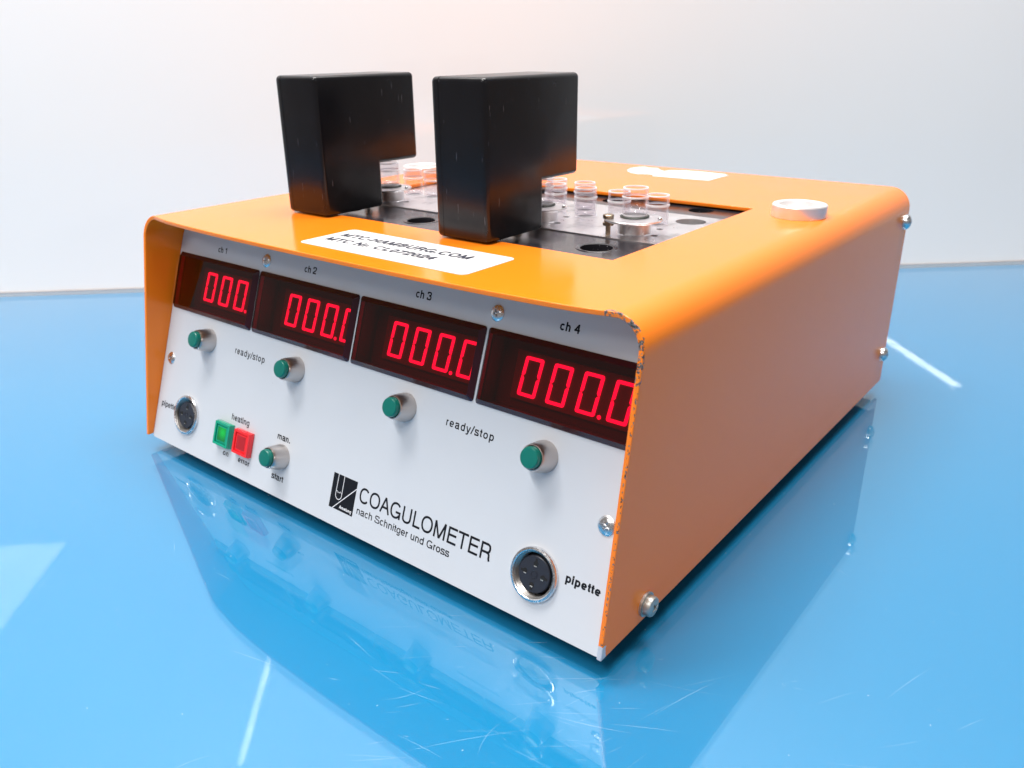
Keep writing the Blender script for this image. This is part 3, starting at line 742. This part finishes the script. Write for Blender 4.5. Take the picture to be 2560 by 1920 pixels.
for (x, y), lb in zip(RINGS, ("measuring position of channel 4", "measuring position of channel 3", "measuring position of channel 1")):
    p = link("measuring_position", None, dev, T(x, y, 123.5), label=lb)
    link("sleeve", sl_me, p); link("flange", fl_me, p, T(x + 1.0, y - 2.8, 123.5)); link("gasket", gk_me, p)
    link("height_screw", hs_me, p, T(x - 7.8, y - 10.3, 123.5)); link("stop_pin", pn_me, p, T(x + 13.0, y + 0.4, 123.5))

# ------------------------------------------------------------------ clear cuvettes (loose, so things of their own)
def cuvette_mesh(h, r=5.18):
    P = [(0, 0), (r - .5, 0), (r - .15, .25), (r - .1, 3.0), (r, 3.2), (r, h * .62), (r + .28, h * .64), (r + .28, h * .68), (r, h * .70),
         (r + .05, h - .3), (r - .1, h), (r - .5, h), (r - .6, h - .3), (r - .65, 2.6), (r - 1.3, 1.8), (0, 1.6)]
    return lathe(P, 40, 30, mat="clear_plastic", name="cuvette")
def rim_mesh(h, r):
    a = lathe([(r - .62, h - .05), (r - .58, h + .1), (r - .1, h + .12), (r + .02, h - .05), (r + .02, h - .45), (r - .62, h - .45), (r - .62, h - .05)], 40, 50, mat="cuvette_rim")
    b2 = lathe([(r + .02, h * .63), (r + .36, h * .655), (r + .36, h * .685), (r + .02, h * .71)], 40, 50, mat="cuvette_rim")
    c2 = lathe([(r - .10, .02), (r + .0, .25), (r - .1, .75)], 40, 50, mat="cuvette_rim")
    me = join_meshes("rim", [a, b2, c2], "cuvette_rim"); me.shade_smooth(); return me
rims = {}
c14, c12 = cuvette_mesh(14.3, 5.5), cuvette_mesh(12.6, 5.8)
cl = [
 (RINGS[0], 131.72, c12, "clear cuvette on the metal flange nearest the opening's front right corner"),
 (RINGS[1], 131.72, c12, "clear plastic cuvette on a metal flange, half hidden by the right black block"),
 (RINGS[2], 131.72, c12, "clear plastic cuvette on a metal flange, in the notch of the left black block"),
 (cuv_row[0], 123.55, c14, "rightmost clear plastic cuvette in the metal block, right behind the flange one"),
 (cuv_row[1], 123.55, c14, "clear plastic cuvette in the metal block, overlapped on its right by the flange one"),
 (cuv_row[2], 123.55, c14, "front cuvette of the overlapping pair right of the tall right black block"),
 (cuv_row[3], 123.55, c14, "front clear cuvette close to the lower edge of the right black block's overhang"),
 (cuv_row[4], 123.55, c14, "clear plastic cuvette between the black blocks, cut off by the right block"),
 (cuv_row[5], 123.55, c14, "clear plastic cuvette between the black blocks, in front of the far silver ring"),
 (cuv_row[6], 123.55, c14, "rear cuvette of the overlapping pair right of the tall right black block"),
 (cuv_row[7], 123.55, c14, "rear clear cuvette under the right black block's overhang"),
]
for (x, y), z, me_, lb in cl:
    o = link("cuvette", me_, None, T(x, y, z), label=lb, category="cuvette", group="clear cuvettes standing in the top of the instrument")
    k = me_.name
    if k not in rims: rims[k] = rim_mesh(*((14.3, 5.5) if me_ is c14 else (12.6, 5.8)))
    link("rim", rims[k], o)

# ------------------------------------------------------------------ black L-shaped blocks
def block_mesh(x0, x1, y0, y1, y2, z1, zn):
    # outline in (y, z), relative to the foot's front corner
    o = [(0, 0), (y1 - y0, 0), (y1 - y0, zn), (y2 - y0, zn), (y2 - y0, z1), (0, z1)]
    bmb = bmesh.new(); w = x1 - x0
    A = [bmb.verts.new((0, y, z)) for y, z in o]; B = [bmb.verts.new((w, y, z)) for y, z in o]
    bmb.faces.new(A); bmb.faces.new(B[::-1])
    for k in range(6): k2 = (k + 1) % 6; bmb.faces.new((A[k], B[k], B[k2], A[k2]))
    bmesh.ops.recalc_face_normals(bmb, faces=bmb.faces)
    bmesh.ops.bevel(bmb, geom=[e for e in bmb.edges if not all(abs(v.co.y - (y1 - y0)) < .01 and abs(v.co.z - zn) < .01 for v in e.verts)],
                    offset=2.2, segments=5, profile=.5, affect='EDGES')
    # the moulding joint: a shallow groove round the block near its left face
    for xg in (4.2, 4.45, 4.7):
        bmesh.ops.bisect_plane(bmb, geom=bmb.verts[:] + bmb.edges[:] + bmb.faces[:], plane_co=(xg, 0, 0), plane_no=(1, 0, 0))
    cen = Vector((0, (y1 - y0) / 2, z1 / 2))
    for v in bmb.verts:
        if abs(v.co.x - 4.45) < .01:
            n_ = v.normal.copy(); v.co -= Vector((0, n_.y, n_.z)) * .28
    return bm_mesh("block_shell", bmb, "black_plastic", 30)
for (x0, x1, y0, y1, y2, z1, zn, lb) in (
    (165.4, 195.2, 68.2, 108.0, 135.4, 66.8, 22.0, "tall black plastic L-shaped block nearest the camera, standing behind the paper label"),
    (60.6, 90.9, 67.8, 106.8, 134.0, 66.0, 22.2, "black plastic L-shaped block further left, leaning over the channel 1 side of the opening")):
    o = link("black_block", block_mesh(x0, x1, y0, y1, y2, z1, zn), None, T(x0, y0, 126.4), label=lb, category="cover block",
             group="black L-shaped blocks on the instrument")
